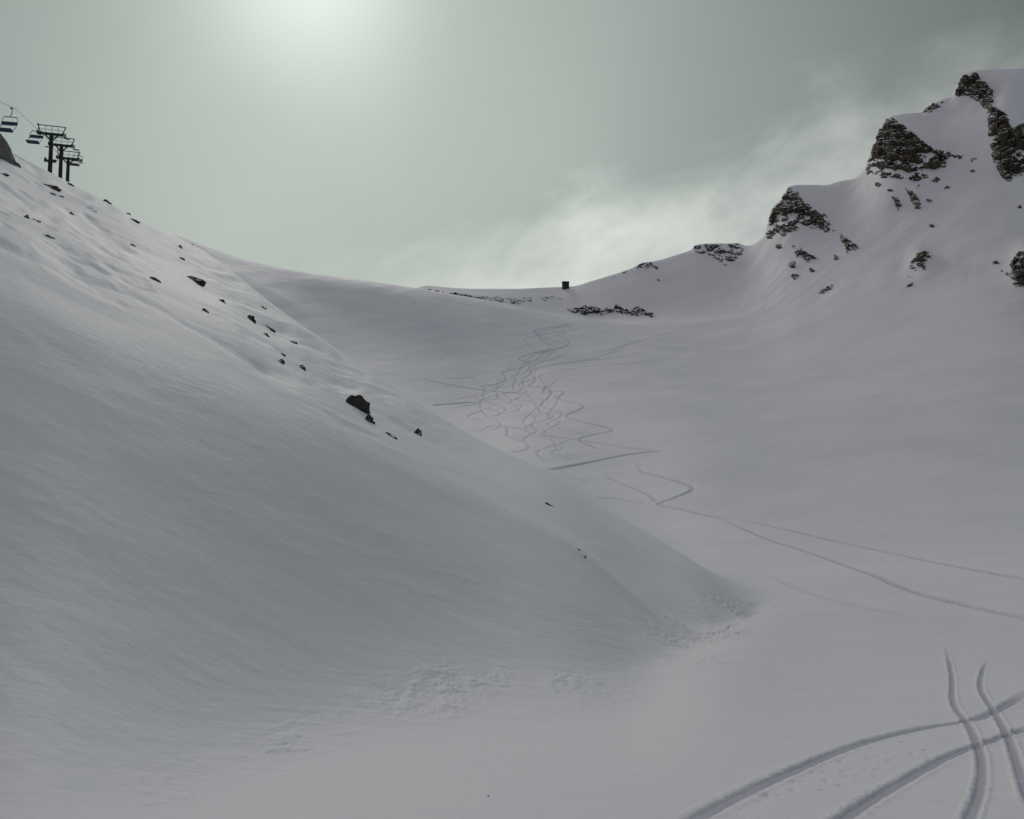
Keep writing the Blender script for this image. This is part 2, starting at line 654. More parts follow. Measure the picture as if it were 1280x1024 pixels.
# broad relief, wind-packed ridges and hollows
on_spur = smooth(GV, 3.0, 3.35) * (1 - smooth(GV, 5.85, 6.1)) * (1 - smooth(PX, 820, 940))
upper = smooth(GV, 3.95, 4.25) * (1 - smooth(GV, 5.5, 5.98)) * (1 - smooth(PX, 420, 640))
in_bowl = smooth(GV, 7.9, 8.3) * (1 - smooth(GV, 10.0, 10.3))
face = smooth(GV, 9.9, 10.6) * (1 - smooth(GV, 12.85, 13.1)) * smooth(PX, 840, 980)
near = smooth(GV, 1.0, 2.0) * (1 - smooth(GV, 3.0, 3.3))
dz = np.zeros_like(GZs)


def streak(angle, long_, short, seed, octs=3):
    c, s = math.cos(math.radians(angle)), math.sin(math.radians(angle))
    along_ = (PX * c + PY * s) / long_
    across_ = (-PX * s + PY * c) / short
    return fbm(along_ + seed, across_ + seed * 1.7, octs)


px_m = GYs / F                                   # metres that one pixel of the photograph spans there
st1 = streak(27, 170, 26, 3.1, 4)
st2 = streak(24, 120, 11, 8.4, 3)
dz += upper * px_m * (11.0 * np.minimum(st1, 0.12) + 2.0 * np.minimum(st2, 0.2))
low = on_spur * (1 - upper)
st3 = streak(17, 170, 15, 5.7, 4)
st4 = streak(28, 260, 60, 2.2, 3)
patch = smooth(fbm(PX / 190 + 2, PY / 120 + 5, 3), -0.25, 0.5)
dz += low * px_m * (0.10 * st3 + 0.9 * patch * np.maximum(st3 - 0.08, 0) + 0.3 * streak(8, 60, 9, 1.9, 3) * patch + 2.4 * st4)
dz += in_bowl * px_m * (2.2 * fbm(GXs / 45 + 3, GYs / 60, 4) + 0.35 * streak(-8, 90, 12, 6.6, 3))
dz += face * px_m * ((0.25 + 1.0 * smooth(fbm(PX / 120 + 8, PY / 90, 3), -0.1, 0.6)) * 0.8 * streak(114 + 0.0, 240, 30, 4.4, 4) + 3.0 * fbm(GXs / 40, GYs / 40 + 9, 4))
dz += near * px_m * (0.45 * streak(4, 120, 9, 9.9, 3) + 1.0 * fbm(GXs / 3, GYs / 3, 4))
# wind-scooped hollows beside the rocks of the spur
for hx, hy, wx, wy, ang, depth in [(52, 232, 70, 12, 16, 10), (70, 300, 60, 8, 24, 6), (115, 285, 60, 12, 27, 8),
                                   (250, 362, 45, 9, 24, 6), (345, 462, 36, 10, 34, 6), (100, 385, 110, 14, 24, 7),
                                   (60, 362, 80, 10, 22, 6), (330, 410, 40, 10, 30, 5), (455, 525, 36, 8, 36, 4),
                                   (370, 485, 90, 8, 32, 4), (300, 440, 90, 8, 27, 4), (250, 470, 90, 8, 30, 4)]:
    c, s = math.cos(math.radians(ang)), math.sin(math.radians(ang))
    e = ((PX - hx) * c + (PY - hy) * s) / wx
    f = (-(PX - hx) * s + (PY - hy) * c) / wy
    dz -= upper * px_m * depth * np.exp(-e * e - f * f)
# churned snow along the foot of the spur
cx_ = fbm(GXs / 0.5, GYs / 0.75, 4, 0.6)
cx2_ = fbm(GXs / 1.3 + 4, GYs / 1.9, 3)
cx4_ = facets(GXs / 0.36, GYs / 0.5)
cx3_ = fbm(GXs / 2.6, GYs / 3.5 + 8, 2)
for poly, amp in [([(300, 950), (360, 895), (470, 850), (600, 838), (640, 862), (510, 892), (430, 930), (350, 955)], 1.0),
                  ([(690, 842), (740, 834), (800, 850), (760, 866), (700, 864)], 1.0),
                  ([(790, 770), (880, 745), (935, 758), (925, 785), (885, 828), (840, 815)], 1.0),
                  ([(150, 960), (250, 950), (280, 1000), (180, 1015)], 0.7)]:
    b = (PX > 120) & (PX < 1010) & (PY > 730) & (PY < 1030) & (GV < 5.8) & (GV > 1)
    sdv = poly_sd(PX[b], PY[b], poly)
    msk = smooth(sdv + 16 * fbm(PX[b] / 40, PY[b] / 25, 3), -30, 16)
    dz[b] += msk * amp * px_m[b] * 1.15 * (np.abs(cx_[b]) * 1.6 - 0.3 + 0.5 * cx2_[b] + 1.0 * np.maximum(cx4_[b] - 0.72, 0)) * (0.5 + smooth(cx3_[b], -0.3, 0.5))
# the rounded shoulder below the crest, the inner ridge and the gully between them
sh_ = smooth(PX, 260, 380) * (1 - smooth(PX, 800, 900)) * (GV < 6) * (GV > 3.2)
dz += sh_ * px_m * 6.0 * np.exp(-((GV - 5.45) / 0.20) ** 2)
dz += smooth(PX, 240, 420) * (1 - smooth(PX, 780, 880)) * px_m * 5.0 * np.exp(-((GV - 4.06) / 0.10) ** 2) * (GV < 6) * (GV > 3.2)
dz -= smooth(PX, 540, 700) * (1 - smooth(PX, 860, 930)) * px_m * 8.0 * np.exp(-((GV - 4.62) / 0.30) ** 2) * (GV < 6) * (GV > 3.2)
GZs = GZs + dz

# buttresses of the peak stand out from the face
for bx, by, wx, wy, amp in [(1262, 150, 26, 60, 9), (1120, 190, 40, 42, 5), (985, 270, 30, 36, 4), (1150, 330, 16, 18, 3),
                            (1285, 335, 22, 26, 5)]:
    g = np.exp(-((PX - bx) / wx) ** 2 - ((PY - by) / wy) ** 2) * (GV > 10) * (GV < 13)
    fade_ = 1 - smooth(GV, 12.5, 12.98)
    GZs += amp * g * fade_

# ---- ski tracks pressed into the snow
packed_shade = np.zeros_like(GZs)  # per-vertex darkening of the tracks: pressed snow plus painted groove shade
_sub = (slice(0, NR, 2), slice(0, NA, 2))


def bvh_from(step_r, step_c):
    X, Yv, Z = GXs[::step_r, ::step_c], GYs[::step_r, ::step_c], GZs[::step_r, ::step_c]
    r, c = X.shape
    vs = np.stack([X.ravel(), Yv.ravel(), Z.ravel()], 1)
    idx = np.arange(r * c).reshape(r, c)
    q = np.stack([idx[:-1, :-1].ravel(), idx[:-1, 1:].ravel(), idx[1:, 1:].ravel(), idx[1:, :-1].ravel()], 1)
    return BVHTree.FromPolygons(vs.tolist(), q.tolist())


BVH = bvh_from(3, 3)
ORG = Vector((0, 0, CAMZ))


def hit(px, py):
    a, s = ray(px, py)
    p, n, i, d = BVH.ray_cast(ORG, Vector((a, 1, s)).normalized())
    if p is not None and n.z < 0:
        n = -n
    return p, n


def hit_below(px, py):
    """like hit(), stepping down from the sky to the skyline"""
    for k in range(40):
        p, n = hit(px, py + k)
        if p is not None and p.y < 900:
            return p, n
    raise RuntimeError(f"no ground near {px} {py}")


def densify(pts, step=3.0):
    """a smooth curve (Catmull-Rom) through picture points"""
    P = np.asarray(pts, float)
    P = np.vstack([2 * P[0] - P[1], P, 2 * P[-1] - P[-2]])
    out = []
    for i in range(1, len(P) - 2):
        n = max(2, int(np.hypot(*(P[i + 1] - P[i])) / step))
        for j in range(n):
            t = j / n
            out.append(0.5 * ((2 * P[i]) + (-P[i - 1] + P[i + 1]) * t + (2 * P[i - 1] - 5 * P[i] + 4 * P[i + 1] - P[i + 2]) * t * t
                              + (-P[i - 1] + 3 * P[i] - 3 * P[i + 1] + P[i + 2]) * t ** 3))
    out.append(P[-2])
    out = np.array(out)
    for k in range(3):                       # round off the corners
        out[1:-1] = 0.25 * out[:-2] + 0.5 * out[1:-1] + 0.25 * out[2:]
    return out


def groove(pts, width, depth, rim, vlo, vhi, pack_shade=0.5):
    """press a track of the given half width (m) along picture points"""
    q = []
    for x, y in densify(pts):
        p, n = hit(x, y)
        if p is not None:
            q.append((p.x, p.y))
    if len(q) < 2:
        return
    q = np.array(q)
    r = width * 3.2
    m = ((GXs > q[:, 0].min() - r) & (GXs < q[:, 0].max() + r) & (GYs > q[:, 1].min() - r) & (GYs < q[:, 1].max() + r)
         & (GV > vlo) & (GV < vhi))
    ii = np.nonzero(m.ravel())[0]
    if len(ii) == 0:
        return
    X, Yv = GXs.ravel()[ii], GYs.ravel()[ii]
    best = np.full(len(ii), 1e9)
    near_i = np.zeros(len(ii))
    for gi, ((x0, y0), (x1, y1)) in enumerate(zip(q[:-1], q[1:])):
        if math.hypot(x1 - x0, y1 - y0) > 40:
            continue
        sel = np.nonzero((X > min(x0, x1) - r) & (X < max(x0, x1) + r) & (Yv > min(y0, y1) - r) & (Yv < max(y0, y1) + r))[0]
        if len(sel) == 0:
            continue
        xs, ys = X[sel], Yv[sel]
        dx, dy = x1 - x0, y1 - y0
        t = np.clip(((xs - x0) * dx + (ys - y0) * dy) / (dx * dx + dy * dy + 1e-9), 0, 1)
        dd = np.hypot(xs - x0 - t * dx, ys - y0 - t * dy)
        closer = dd < best[sel]
        near_i[sel[closer]] = gi + t[closer]
        best[sel] = np.minimum(best[sel], dd)
    e = best / width
    e = np.maximum(e + 0.18 * perlin(X / (width * 2.2), Yv / (width * 2.2)) + 0.12 * perlin(X / (width * 0.5) + 7, Yv / (width * 0.5)), 0)
    ends = smooth(near_i, 0, 0.12 * len(q)) * (1 - smooth(near_i, 0.9 * len(q), len(q) - 1))
    wob = 1 + 0.3 * perlin(X / (width * 14), Yv / (width * 14))
    lo_, hi_ = (0.50, 1.18) if vhi < 5 else (0.35, 1.2)
    rim = rim * (1 + 1.2 * perlin(X / (width * 0.8) + 3, Yv / (width * 0.8))) if vhi < 5 else rim
    prof = -depth * wob * (1 - smooth(e, lo_, hi_)) + rim * wob * np.exp(-((e - 1.55) / 0.45) ** 2)
    prof *= ends
    GZf = GZs.ravel()
    GZf[ii] += prof
    pf = packed_shade.ravel()
    pf[ii] = np.maximum(pf[ii], pack_shade * ends * (1 - smooth(e, 0.5, 1.3)))  # groove shade goes into the colour together with the pressed snow


def c6(pts):
    return [(560 + x / 3.556, 380 + y / 3.556) for x, y in pts]


BOWL_TRACKS = [
    ([(620, 80), (500, 100), (380, 120), (440, 155), (530, 185), (400, 215), (310, 245), (370, 262), (320, 285), (240, 305), (265, 330),
      (220, 360), (150, 362), (180, 400), (60, 420), (0, 450)], 1.0),
    ([(640, 98), (540, 120), (490, 140), (545, 180), (430, 215), (395, 255), (330, 275), (310, 320), (230, 350), (165, 380), (165, 430),
      (265, 470), (200, 500), (150, 515)], 0.8),
    ([(560, 255), (450, 275), (360, 300), (400, 335), (355, 370), (440, 370), (465, 400), (400, 470), (475, 500), (370, 540), (450, 570),
      (480, 600)], 1.0),
    ([(1030, 110), (940, 140), (800, 180), (700, 210), (640, 210)], 0.9),
    ([(900, 210), (740, 240), (640, 250), (500, 265), (440, 285)], 0.9),
    ([(850, 170), (790, 185), (760, 205), (660, 240), (560, 260)], 0.8),
    ([(450, 330), (495, 340), (420, 385), (525, 390), (490, 420), (610, 455), (525, 495), (560, 515), (735, 560), (650, 580), (585, 605),
      (660, 640), (740, 660)], 1.2),
    ([(-150, 325), (0, 358), (120, 378), (220, 390), (380, 400)], 1.0),
    ([(-40, 335), (60, 330), (130, 325)], 0.8),
    ([(960, 652), (800, 640), (680, 620), (540, 600), (400, 580), (300, 550), (200, 540), (130, 580)], 0.9),
    ([(430, 742), (600, 710), (800, 670), (965, 652)], 1.7),
    ([(850, 680), (855, 740), (960, 770), (1060, 800), (1095, 822), (1000, 865), (940, 890), (1050, 915), (1150, 940), (1280, 962)], 1.2),
    ([(690, 760), (780, 800), (900, 850), (930, 885)], 0.9),
    ([(630, 800), (600, 785), (480, 755)], 0.8),
    ([(650, 860), (760, 868), (880, 890)], 0.8),
    ([(190, 550), (270, 550), (260, 585), (300, 600), (370, 630), (350, 650), (270, 660)], 0.9),
    ([(170, 470), (90, 500), (160, 520)], 0.9),
    ([(150, 460), (240, 485), (200, 505)], 0.8),
    ([(470, 625), (520, 640), (460, 660), (560, 690)], 0.8),
    ([(0, 450), (60, 440), (130, 440)], 0.9),
]
for k, (src, ox, oy, sx_) in enumerate([(0, 28, 14, 0.8), (0, -40, 40, 0.9), (1, 45, -10, 0.85), (2, -60, 60, 0.8), (6, -190, 60, 0.7), (4, 60, 26, 1.0), (2, 40, 28, 0.9), (0, 60, 30, 0.7), (1, -30, 60, 0.9), (6, -90, 30, 0.8)]):
    base_ = BOWL_TRACKS[src][0]
    mx_ = sum(p[0] for p in base_) / len(base_)
    BOWL_TRACKS.append(([(mx_ + (x - mx_) * sx_ + ox + random.uniform(-14, 14), y + oy + random.uniform(-7, 7)) for x, y in base_], 0.7))
for pts, w in BOWL_TRACKS:
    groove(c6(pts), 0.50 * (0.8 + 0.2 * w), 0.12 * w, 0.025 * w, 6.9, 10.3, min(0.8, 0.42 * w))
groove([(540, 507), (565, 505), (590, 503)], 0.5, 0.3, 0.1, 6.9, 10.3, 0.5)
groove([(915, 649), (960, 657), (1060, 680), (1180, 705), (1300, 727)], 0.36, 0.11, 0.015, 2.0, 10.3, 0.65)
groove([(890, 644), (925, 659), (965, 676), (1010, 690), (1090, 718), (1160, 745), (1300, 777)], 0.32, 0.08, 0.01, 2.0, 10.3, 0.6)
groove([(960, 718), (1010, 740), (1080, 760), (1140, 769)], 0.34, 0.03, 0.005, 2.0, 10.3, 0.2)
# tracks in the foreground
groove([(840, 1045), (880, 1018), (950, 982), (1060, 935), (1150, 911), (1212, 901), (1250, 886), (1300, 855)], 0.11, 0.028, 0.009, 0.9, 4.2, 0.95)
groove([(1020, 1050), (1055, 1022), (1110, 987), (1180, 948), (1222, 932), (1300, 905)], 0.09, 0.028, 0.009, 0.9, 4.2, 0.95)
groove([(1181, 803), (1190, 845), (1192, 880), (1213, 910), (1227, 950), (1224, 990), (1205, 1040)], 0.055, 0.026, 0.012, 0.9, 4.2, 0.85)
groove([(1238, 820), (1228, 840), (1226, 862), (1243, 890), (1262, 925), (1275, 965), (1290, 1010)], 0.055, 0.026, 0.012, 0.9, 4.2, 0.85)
# clods thrown out beside the first track
for i in range(60):
    t = random.random()
    x = 930 + 230 * t + random.gauss(0, 10)
    y = 1002 - 70 * t + random.gauss(0, 9)
    p, n = hit(x, y)
    r = random.uniform(0.015, 0.04)
    m = (abs(GXs - p.x) < r * 3) & (abs(GYs - p.y) < r * 5) & (GV < 4)
    if m.any():
        GZs[m] -= random.uniform(0.4, 1.0) * r * np.exp(-((GXs[m] - p.x) / r) ** 2 - ((GYs[m] - p.y) / (r * 1.6)) ** 2)

idx = np.arange(NR * NA).reshape(NR, NA)
quads = np.stack([idx[:-1, :-1].ravel(), idx[:-1, 1:].ravel(), idx[1:, 1:].ravel(), idx[1:, :-1].ravel()], 1)
me = mesh_from("snow_slopes", np.stack([GXs.ravel(), GYs.ravel(), GZs.ravel()], 1), quads)
at = me.attributes.new("packed_shade", 'FLOAT', 'POINT')
at.data.foreach_set('value', packed_shade.ravel().astype(np.float32))
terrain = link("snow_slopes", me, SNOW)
terrain['kind'] = 'structure'

# the snowfield that carries on to the horizon all round, well below the valley floor ahead
n = 64
vs = [(0, -200, -14)]
for R_ in (600, 6000):
    for i in range(n):
        vs.append((R_ * math.cos(2 * math.pi * i / n), -200 + R_ * math.sin(2 * math.pi * i / n), -14 if R_ == 600 else -60))
fs = [(0, 1 + i, 1 + (i + 1) % n) for i in range(n)] + [(1 + i, 1 + n + i, 1 + n + (i + 1) % n, 1 + (i + 1) % n) for i in range(n)]
me = bpy.data.meshes.new("snowfield")
me.from_pydata(vs, [], fs)
o = link("snowfield", me, SNOW)
o['kind'] = 'structure'


# ------------------------------------------------------------------ rock outcrops on the peak and the ridges
def crag(name, poly, label, amp=4.0, cell=5.0, bare=0.5, mat=None, step=0.7, group=None, seed=0.0, cat="rock outcrop", pad=3):
    """a rock face pushed out of the snow slope inside an outline; where the relief is low the snow covers it"""
    P = np.asarray(poly, float)
    x0, y0 = P.min(0) - pad
    x1, y1 = P.max(0) + pad
    nx = max(8, int((x1 - x0) / step))
    ny = max(8, int((y1 - y0) / step))
    gx, gy = np.meshgrid(np.linspace(x0, x1, nx), np.linspace(y0, y1, ny))
    wob = 2.0 * fbm(gx / 7 + seed, gy / 7, 3)
    sdv = poly_sd(gx, gy, poly) + np.clip(wob, -2.5, 2.5) * min(1.0, (x1 - x0) / 40)
    co = np.zeros((ny, nx, 3))
    nr = np.zeros((ny, nx, 3))
    ok = np.zeros((ny, nx), bool)
    for j in range(ny):
        for i in range(nx):
            if sdv[j, i] < -pad:
                continue
            p, nn = hit(gx[j, i], gy[j, i])
            if p is not None and p.y < 800:
                co[j, i] = p
                nr[j, i] = nn
                ok[j, i] = True
    dmed = np.median(co[ok][:, 1])
    ok &= abs(co[:, :, 1] - dmed) < 70
    pm = dmed / F
    X, Z = gx * pm, gy * pm
    rel = (0.55 * facets(X / cell + seed, Z / (cell * 0.7) + seed) + 0.32 * facets(X / (cell * 0.4) + seed, Z / (cell * 0.3))
           + 0.13 * facets(X / (cell * 0.17), Z / (cell * 0.12) + seed) + 0.22 * fbm(X / (cell * 1.6) + seed, Z / (cell * 1.1), 4))
    big = P.max(0)[1] - P.min(0)[1] > 30
    core_ = smooth(sdv, -1.0, 9.0 if big else 4.5)
    ty = (gy - P.min(0)[1]) / max(1.0, P.max(0)[1] - P.min(0)[1])
    if P.max(0)[1] - P.min(0)[1] > 30:
        bare = bare + 0.26 - 0.46 * ty + 0.16 * fbm(X / (cell * 2.2) + 5 + seed, Z / (cell * 2.2), 2)
    dsp = amp * (rel - (1 - bare)) * core_ + amp * 0.28 * bare * core_ - 0.9 * pm * (1 - smooth(sdv, -2.5, 0.5)) - 0.2
    out = nr * 0.55 + np.array([-0.12, -0.66, 0.03])
    out /= np.linalg.norm(out, axis=2, keepdims=True) + 1e-9
    co = co + out * dsp[:, :, None]
    vid = -np.ones((ny, nx), int)
    vid[ok] = np.arange(ok.sum())
    q = []
    for j in range(ny - 1):
        for i in range(nx - 1):
            f = (vid[j, i], vid[j + 1, i], vid[j + 1, i + 1], vid[j, i + 1])
            if min(f) >= 0:
                yy = co[j:j + 2, i:i + 2, 1]
                if yy.max() - yy.min() < 14:
                    q.append(f)
    me = mesh_from(name, co[ok], q, False)
    o = link(name, me, mat or CRAG)
    tag(o, label, cat, group)
    return o


def blob(px, py, w, h, ang):
    c, s = math.cos(math.radians(ang)), math.sin(math.radians(ang))
    out = []
    for k in range(9):
        t = 2 * math.pi * k / 9
        r = random.uniform(0.75, 1.15)
        ex, ey = 0.5 * w * r * math.cos(t), 0.5 * h * r * math.sin(t)
        out.append((px + ex * c - ey * s, py + ex * s + ey * c))
    return out


PEAK = "rock outcrops on the right-hand peak"
crag("rock_cliff", [(1193, 121), (1196, 98), (1206, 90), (1222, 94), (1240, 108), (1244, 118), (1241, 130), (1252, 137), (1264, 148),
                    (1263, 160), (1282, 152), (1300, 148), (1300, 215), (1272, 222), (1256, 230), (1249, 218), (1241, 200), (1235, 178),
                    (1233, 140), (1220, 125), (1206, 120)],
     "tall dark cliff band dropping from the highest summit at the right edge of the picture", 5.0, 4.6, 0.74, seed=1.3, group=PEAK, cat="cliff")
crag("rock_cliff", [(1079, 221), (1085, 198), (1094, 171), (1107, 147), (1118, 148), (1136, 162), (1156, 175), (1167, 184), (1190, 193), (1184, 205),
                    (1176, 217), (1160, 222), (1152, 240), (1140, 236), (1125, 227), (1105, 225), (1093, 221)],
     "broad craggy cliff speckled with snow below the middle summit, brown at its left foot", 4.8, 4.6, 0.60, seed=4.9, group=PEAK, cat="cliff")
crag("rock_cliff", [(954, 301), (958, 283), (964, 261), (976, 248), (986, 233), (1000, 239), (1006, 253), (1030, 266), (1041, 275), (1046, 290),
                    (1032, 294), (1020, 288), (1005, 291), (988, 292), (974, 301)],
     "lowest of the three cliffs, steep dark nose where the ridge steps up", 4.4, 4.2, 0.60, seed=7.7, group=PEAK, cat="cliff")
crag("rock_outcrop", [(988, 304), (1000, 309), (1012, 317), (1023, 324), (1009, 328), (996, 321)],
     "slanting strip of dark rock just under the lowest cliff", 3.0, 3.0, 0.62, seed=2.1, group=PEAK)
crag("rock_outcrop", [(1049, 289), (1062, 299), (1077, 311), (1059, 316), (1052, 302)],
     "dark wedge of rock in the snow to the right of the lowest cliff", 3.0, 3.0, 0.62, seed=3.3, group=PEAK)
crag("rock_outcrop", [(1130, 234), (1142, 238), (1153, 250), (1154, 267), (1143, 265), (1137, 250)],
     "narrow rib of rock hanging down from the foot of the middle cliff", 3.2, 3.0, 0.66, seed=5.2, group=PEAK)
crag("rock_outcrop", [(1114, 246), (1122, 245), (1129, 258), (1122, 264)],
     "small rock below the middle cliff, left of the narrow rib", 2.6, 2.4, 0.62, seed=6.1, group=PEAK)
crag("rock_outcrop", blob(1186, 235, 14, 8, 20), "small black rock in the snow right of the narrow rib", 2.4, 2.2, 0.7, seed=8.1, group=PEAK)
crag("rock_outcrop", [(1172, 187), (1190, 192), (1224, 197), (1216, 203), (1195, 198), (1176, 194)],
     "thin dark ledge running right from the middle cliff across the snow gully", 2.4, 2.4, 0.66, seed=9.4, group=PEAK)
crag("rock_outcrop", [(1151, 142), (1163, 128), (1180, 127), (1174, 136), (1160, 141)],
     "small rock on the skyline between the middle and highest summits", 2.6, 2.2, 0.7, seed=10.2, group=PEAK)
crag("rock_outcrop", [(1132, 346), (1137, 328), (1147, 314), (1160, 312), (1169, 320), (1160, 328), (1158, 343), (1141, 348)],
     "lone grey rock standing in the open snow face under the peak", 3.2, 3.0, 0.58, seed=11.5, group=PEAK)
crag("rock_outcrop", [(1263, 326), (1271, 318), (1295, 310), (1295, 363), (1268, 361), (1263, 350)],
     "large black rock at the right edge under the high cliff", 4.0, 3.0, 0.75, seed=12.3, group=PEAK)
SMALL = [(991, 331, 10, 8, 10, "small black rock, upper of two beneath the slanting strip"),
         (994, 345, 10, 8, 0, "small black rock lower of two beneath the slanting strip"),
         (974, 308, 9, 7, 0, "small rock at the very foot of the lowest cliff's nose"),
         (1033, 362, 20, 6, -28, "long low rock slanting up to the right in the snow below the dark wedge"),
         (1244, 329, 10, 6, 20, "topmost flat little rock of the row left of the large black edge rock"),
         (1251, 337, 9, 5, 20, "flat little rock in the middle of the row beside the large black edge rock"),
         (1259, 342, 7, 5, 30, "lowest little rock of the row touching the large black edge rock"),
         (1137, 356, 10, 4, -25, "thin rock sliver just below the lone grey rock"),
         (1275, 259, 6, 5, 0, "tiny rock in the snow beneath the highest cliff near the right edge"),
         (1098, 231, 9, 6, 15, "rock fleck under the middle cliff, first from its brown left foot"),
         (1161, 251, 8, 5, 20, "rock fleck right of the lower tip of the narrow rib"),
         (1164, 282, 7, 5, 10, "lone rock fleck in open snow above the lone grey rock"),
         (1046, 322, 8, 6, 20, "rock fleck just below the dark wedge beside the lowest cliff"),
         (1216, 214, 8, 5, 0, "rock fleck in the snow gully below the thin dark ledge"),
         (1015, 338, 8, 5, 20, "rock fleck right of the two small black rocks under the lowest cliff"),
         (1170, 225, 12, 7, 0, "dark rock tucked under the right end of the middle cliff"),
         (1112, 238, 8, 5, 0, "tiny rock just under the left foot of the middle cliff")]
for i, (x, y, w, h, a, lab) in enumerate(SMALL):
    crag("rock_outcrop", blob(x, y, w * 1.15, h * 1.25, a), lab, 2.4, 2.0, 0.75, seed=20.0 + i * 1.7, group=PEAK, step=0.6)

RIDGE = "rock bands on the far ridge"
crag("rock_band", [(704, 387), (722, 383), (740, 381), (752, 385), (764, 385), (770, 380), (780, 385), (790, 387), (796, 382), (806, 388), (822, 392),
                   (816, 397), (795, 395), (766, 392), (742, 396), (722, 393)],
     "ragged black rock band across the snow just behind the saddle", 2.4, 3.4, 0.80, FARROCK, seed=31.0, group=RIDGE)
crag("rock_band", [(528, 361), (560, 364), (590, 368), (640, 371), (692, 369), (704, 374), (655, 377), (652, 382), (620, 378), (585, 375), (550, 369)],
     "long thin grey rock band under the flat skyline left of the hut", 1.9, 4.0, 0.70, FARROCK, seed=32.7, group=RIDGE)
crag("rock_band", [(791, 339), (800, 328), (816, 327), (826, 338), (815, 335), (803, 337)],
     "dark notch of rock on the skyline slope right of the hut", 2.4, 2.6, 0.62, FARROCK, seed=33.1, group=RIDGE)
crag("rock_band", [(864, 316), (868, 306), (880, 304), (920, 304), (934, 309), (924, 322), (908, 333), (895, 327), (880, 319)],
     "grey rock slab half under snow on the skyline left of the lowest cliff", 2.4, 3.4, 0.50, FARROCK, seed=34.6, group=RIDGE)
crag("rock_band", blob(822, 350, 11, 6, 10), "small dark rock in the snow below the skyline notch", 1.8, 2.0, 0.7, FARROCK, seed=35.6, group=RIDGE, step=0.6)
crag("rock_band", blob(779, 341, 12, 4, -28), "short dark rock streak on the skyline, upper of two right of the hut", 1.5, 2.0, 0.7, FARROCK, seed=36.2, group=RIDGE, step=0.6)
crag("rock_band", blob(768, 346, 8, 3, -25), "short dark rock streak on the skyline, nearer the hut", 1.4, 2.0, 0.7, FARROCK, seed=37.2, group=RIDGE, step=0.6)


# ------------------------------------------------------------------ boulders poking out of the spur
def ico(sub):
    import bmesh
    bm = bmesh.new()
    bmesh.ops.create_icosphere(bm, subdivisions=sub, radius=1)
    v = np.array([x.co[:] for x in bm.verts])
    f = np.array([[x.index for x in p.verts] for p in bm.faces])
    bm.free()
    return v, f


ICO = {s: ico(s) for s in (3, 4)}


def boulder(px, py, w, h, ang, label, sub=3, mat=None, name="boulder", group="rocks sticking out of the left spur", sink=0.32, rough=0.28, cat="rock", depth=0.8, chips=14, grow=1.0, seed=0.0):
    p, nn = hit_below(px, py)
    pm = p.y / F
    v, f = ICO[sub]
    sx, sz = 0.5 * w * pm * 1.38 * grow, 0.5 * h * pm * 1.6 * grow
    sd_ = (px * 7.13 + py * 3.71 + seed * 13.7) % 90
    # chip flat faces off the ball so that it breaks along planes
    v = v.copy()
    for k in range(chips):
        d = np.random.default_rng(int(sd_ * 100) + k).normal(size=3)
        d /= np.linalg.norm(d)
        cut = 0.62 + 0.3 * ((k * 37) % 10) / 10
        over = np.maximum(v @ d - cut, 0)
        v -= over[:, None] * d
    nz_ = fbm(v[:, 0] * 1.9 + sd_ + v[:, 1], v[:, 2] * 1.9 + v[:, 1] * 0.7, 4)
    v *= (1 + rough * nz_)[:, None]
    v *= np.array([sx, max(sz, sx * depth * 0.6) * 0.9, sz])
    c, s = math.cos(math.radians(-ang)), math.sin(math.radians(-ang))
    x, z = v[:, 0] * c - v[:, 2] * s, v[:, 0] * s + v[:, 2] * c
    v = np.stack([x, v[:, 1], z], 1)
    me = mesh_from(name, v, f, False)
    o = link(name, me, mat or BOULDER)
    o.location = p - nn * sz * sink
    tag(o, label, cat, group)
    return o


B = boulder
B(446, 509, 26, 20, 22, "largest brown boulder, a rounded dome half way down the left spur", 4, sink=0.10, chips=2, rough=0.13, mat=DOME, seed=3)
B(462, 527, 11, 14, 25, "black pointed rock directly below the largest brown boulder", 4)
B(490, 546, 16, 5, 36, "low dark rock below and right of the pointed black rock")
B(523, 543, 9, 13, 20, "upright jagged rock farthest right of the boulders on the spur")
B(62, 234, 24, 9, 12, "long black rock below the three lift pylons", 4)
B(66, 243, 7, 4, 10, "tiny rock just under the left half of the long black rock below the pylons")
B(77, 246, 6, 4, 10, "tiny rock just under the right tip of the long black rock below the pylons")
B(87, 231, 10, 4, 15, "small flat rock right of the long black rock, close to the skyline")
B(33, 272, 9, 6, 12, "left rock of a close pair near the left edge under the pylons")
B(45, 276, 11, 5, 15, "right rock of a close pair near the left edge under the pylons")
B(63, 297, 18, 5, 26, "slanting dark sliver below the close pair of rocks at left")
B(4, 218, 14, 3, 5, "flat dark rock at the left frame edge below the knoll")
B(88, 267, 7, 4, 10, "tiny rock left of the shiny ice lump")
B(132, 248, 10, 5, 15, "small black rock breaking the skyline right of the pylons")
B(137, 255, 5, 3, 15, "tiny rock just under the black skyline rock")
B(167, 276, 13, 4, 15, "flat dark rock close under the skyline halfway to the bowl")
B(161, 268, 6, 3, 15, "tiny rock on the skyline above the flat dark rock")
B(166, 307, 8, 4, 15, "faint small rock in the open snow below the flat skyline rock")
B(193, 350, 15, 7, 22, "dark oval rock alone in the snow, lower left of the wide flat rock")
B(227, 324, 9, 5, 20, "small black rock above the wide flat rock")
B(225, 309, 6, 4, 20, "tiny rock under the skyline above the small black rock")
B(240, 306, 6, 3, 10, "tiny rock where the spur meets the bowl skyline")
B(241, 350, 28, 8, 12, "wide flat black rock half way along the upper spur", 4)
B(277, 377, 11, 6, 10, "small rock below and right of the wide flat black rock")
B(256, 389, 9, 6, 25, "small rock at the end of a snow ridge below the wide flat rock")
B(329, 385, 8, 5, 25, "small rock close to the spur's sharp edge above the rock cluster")
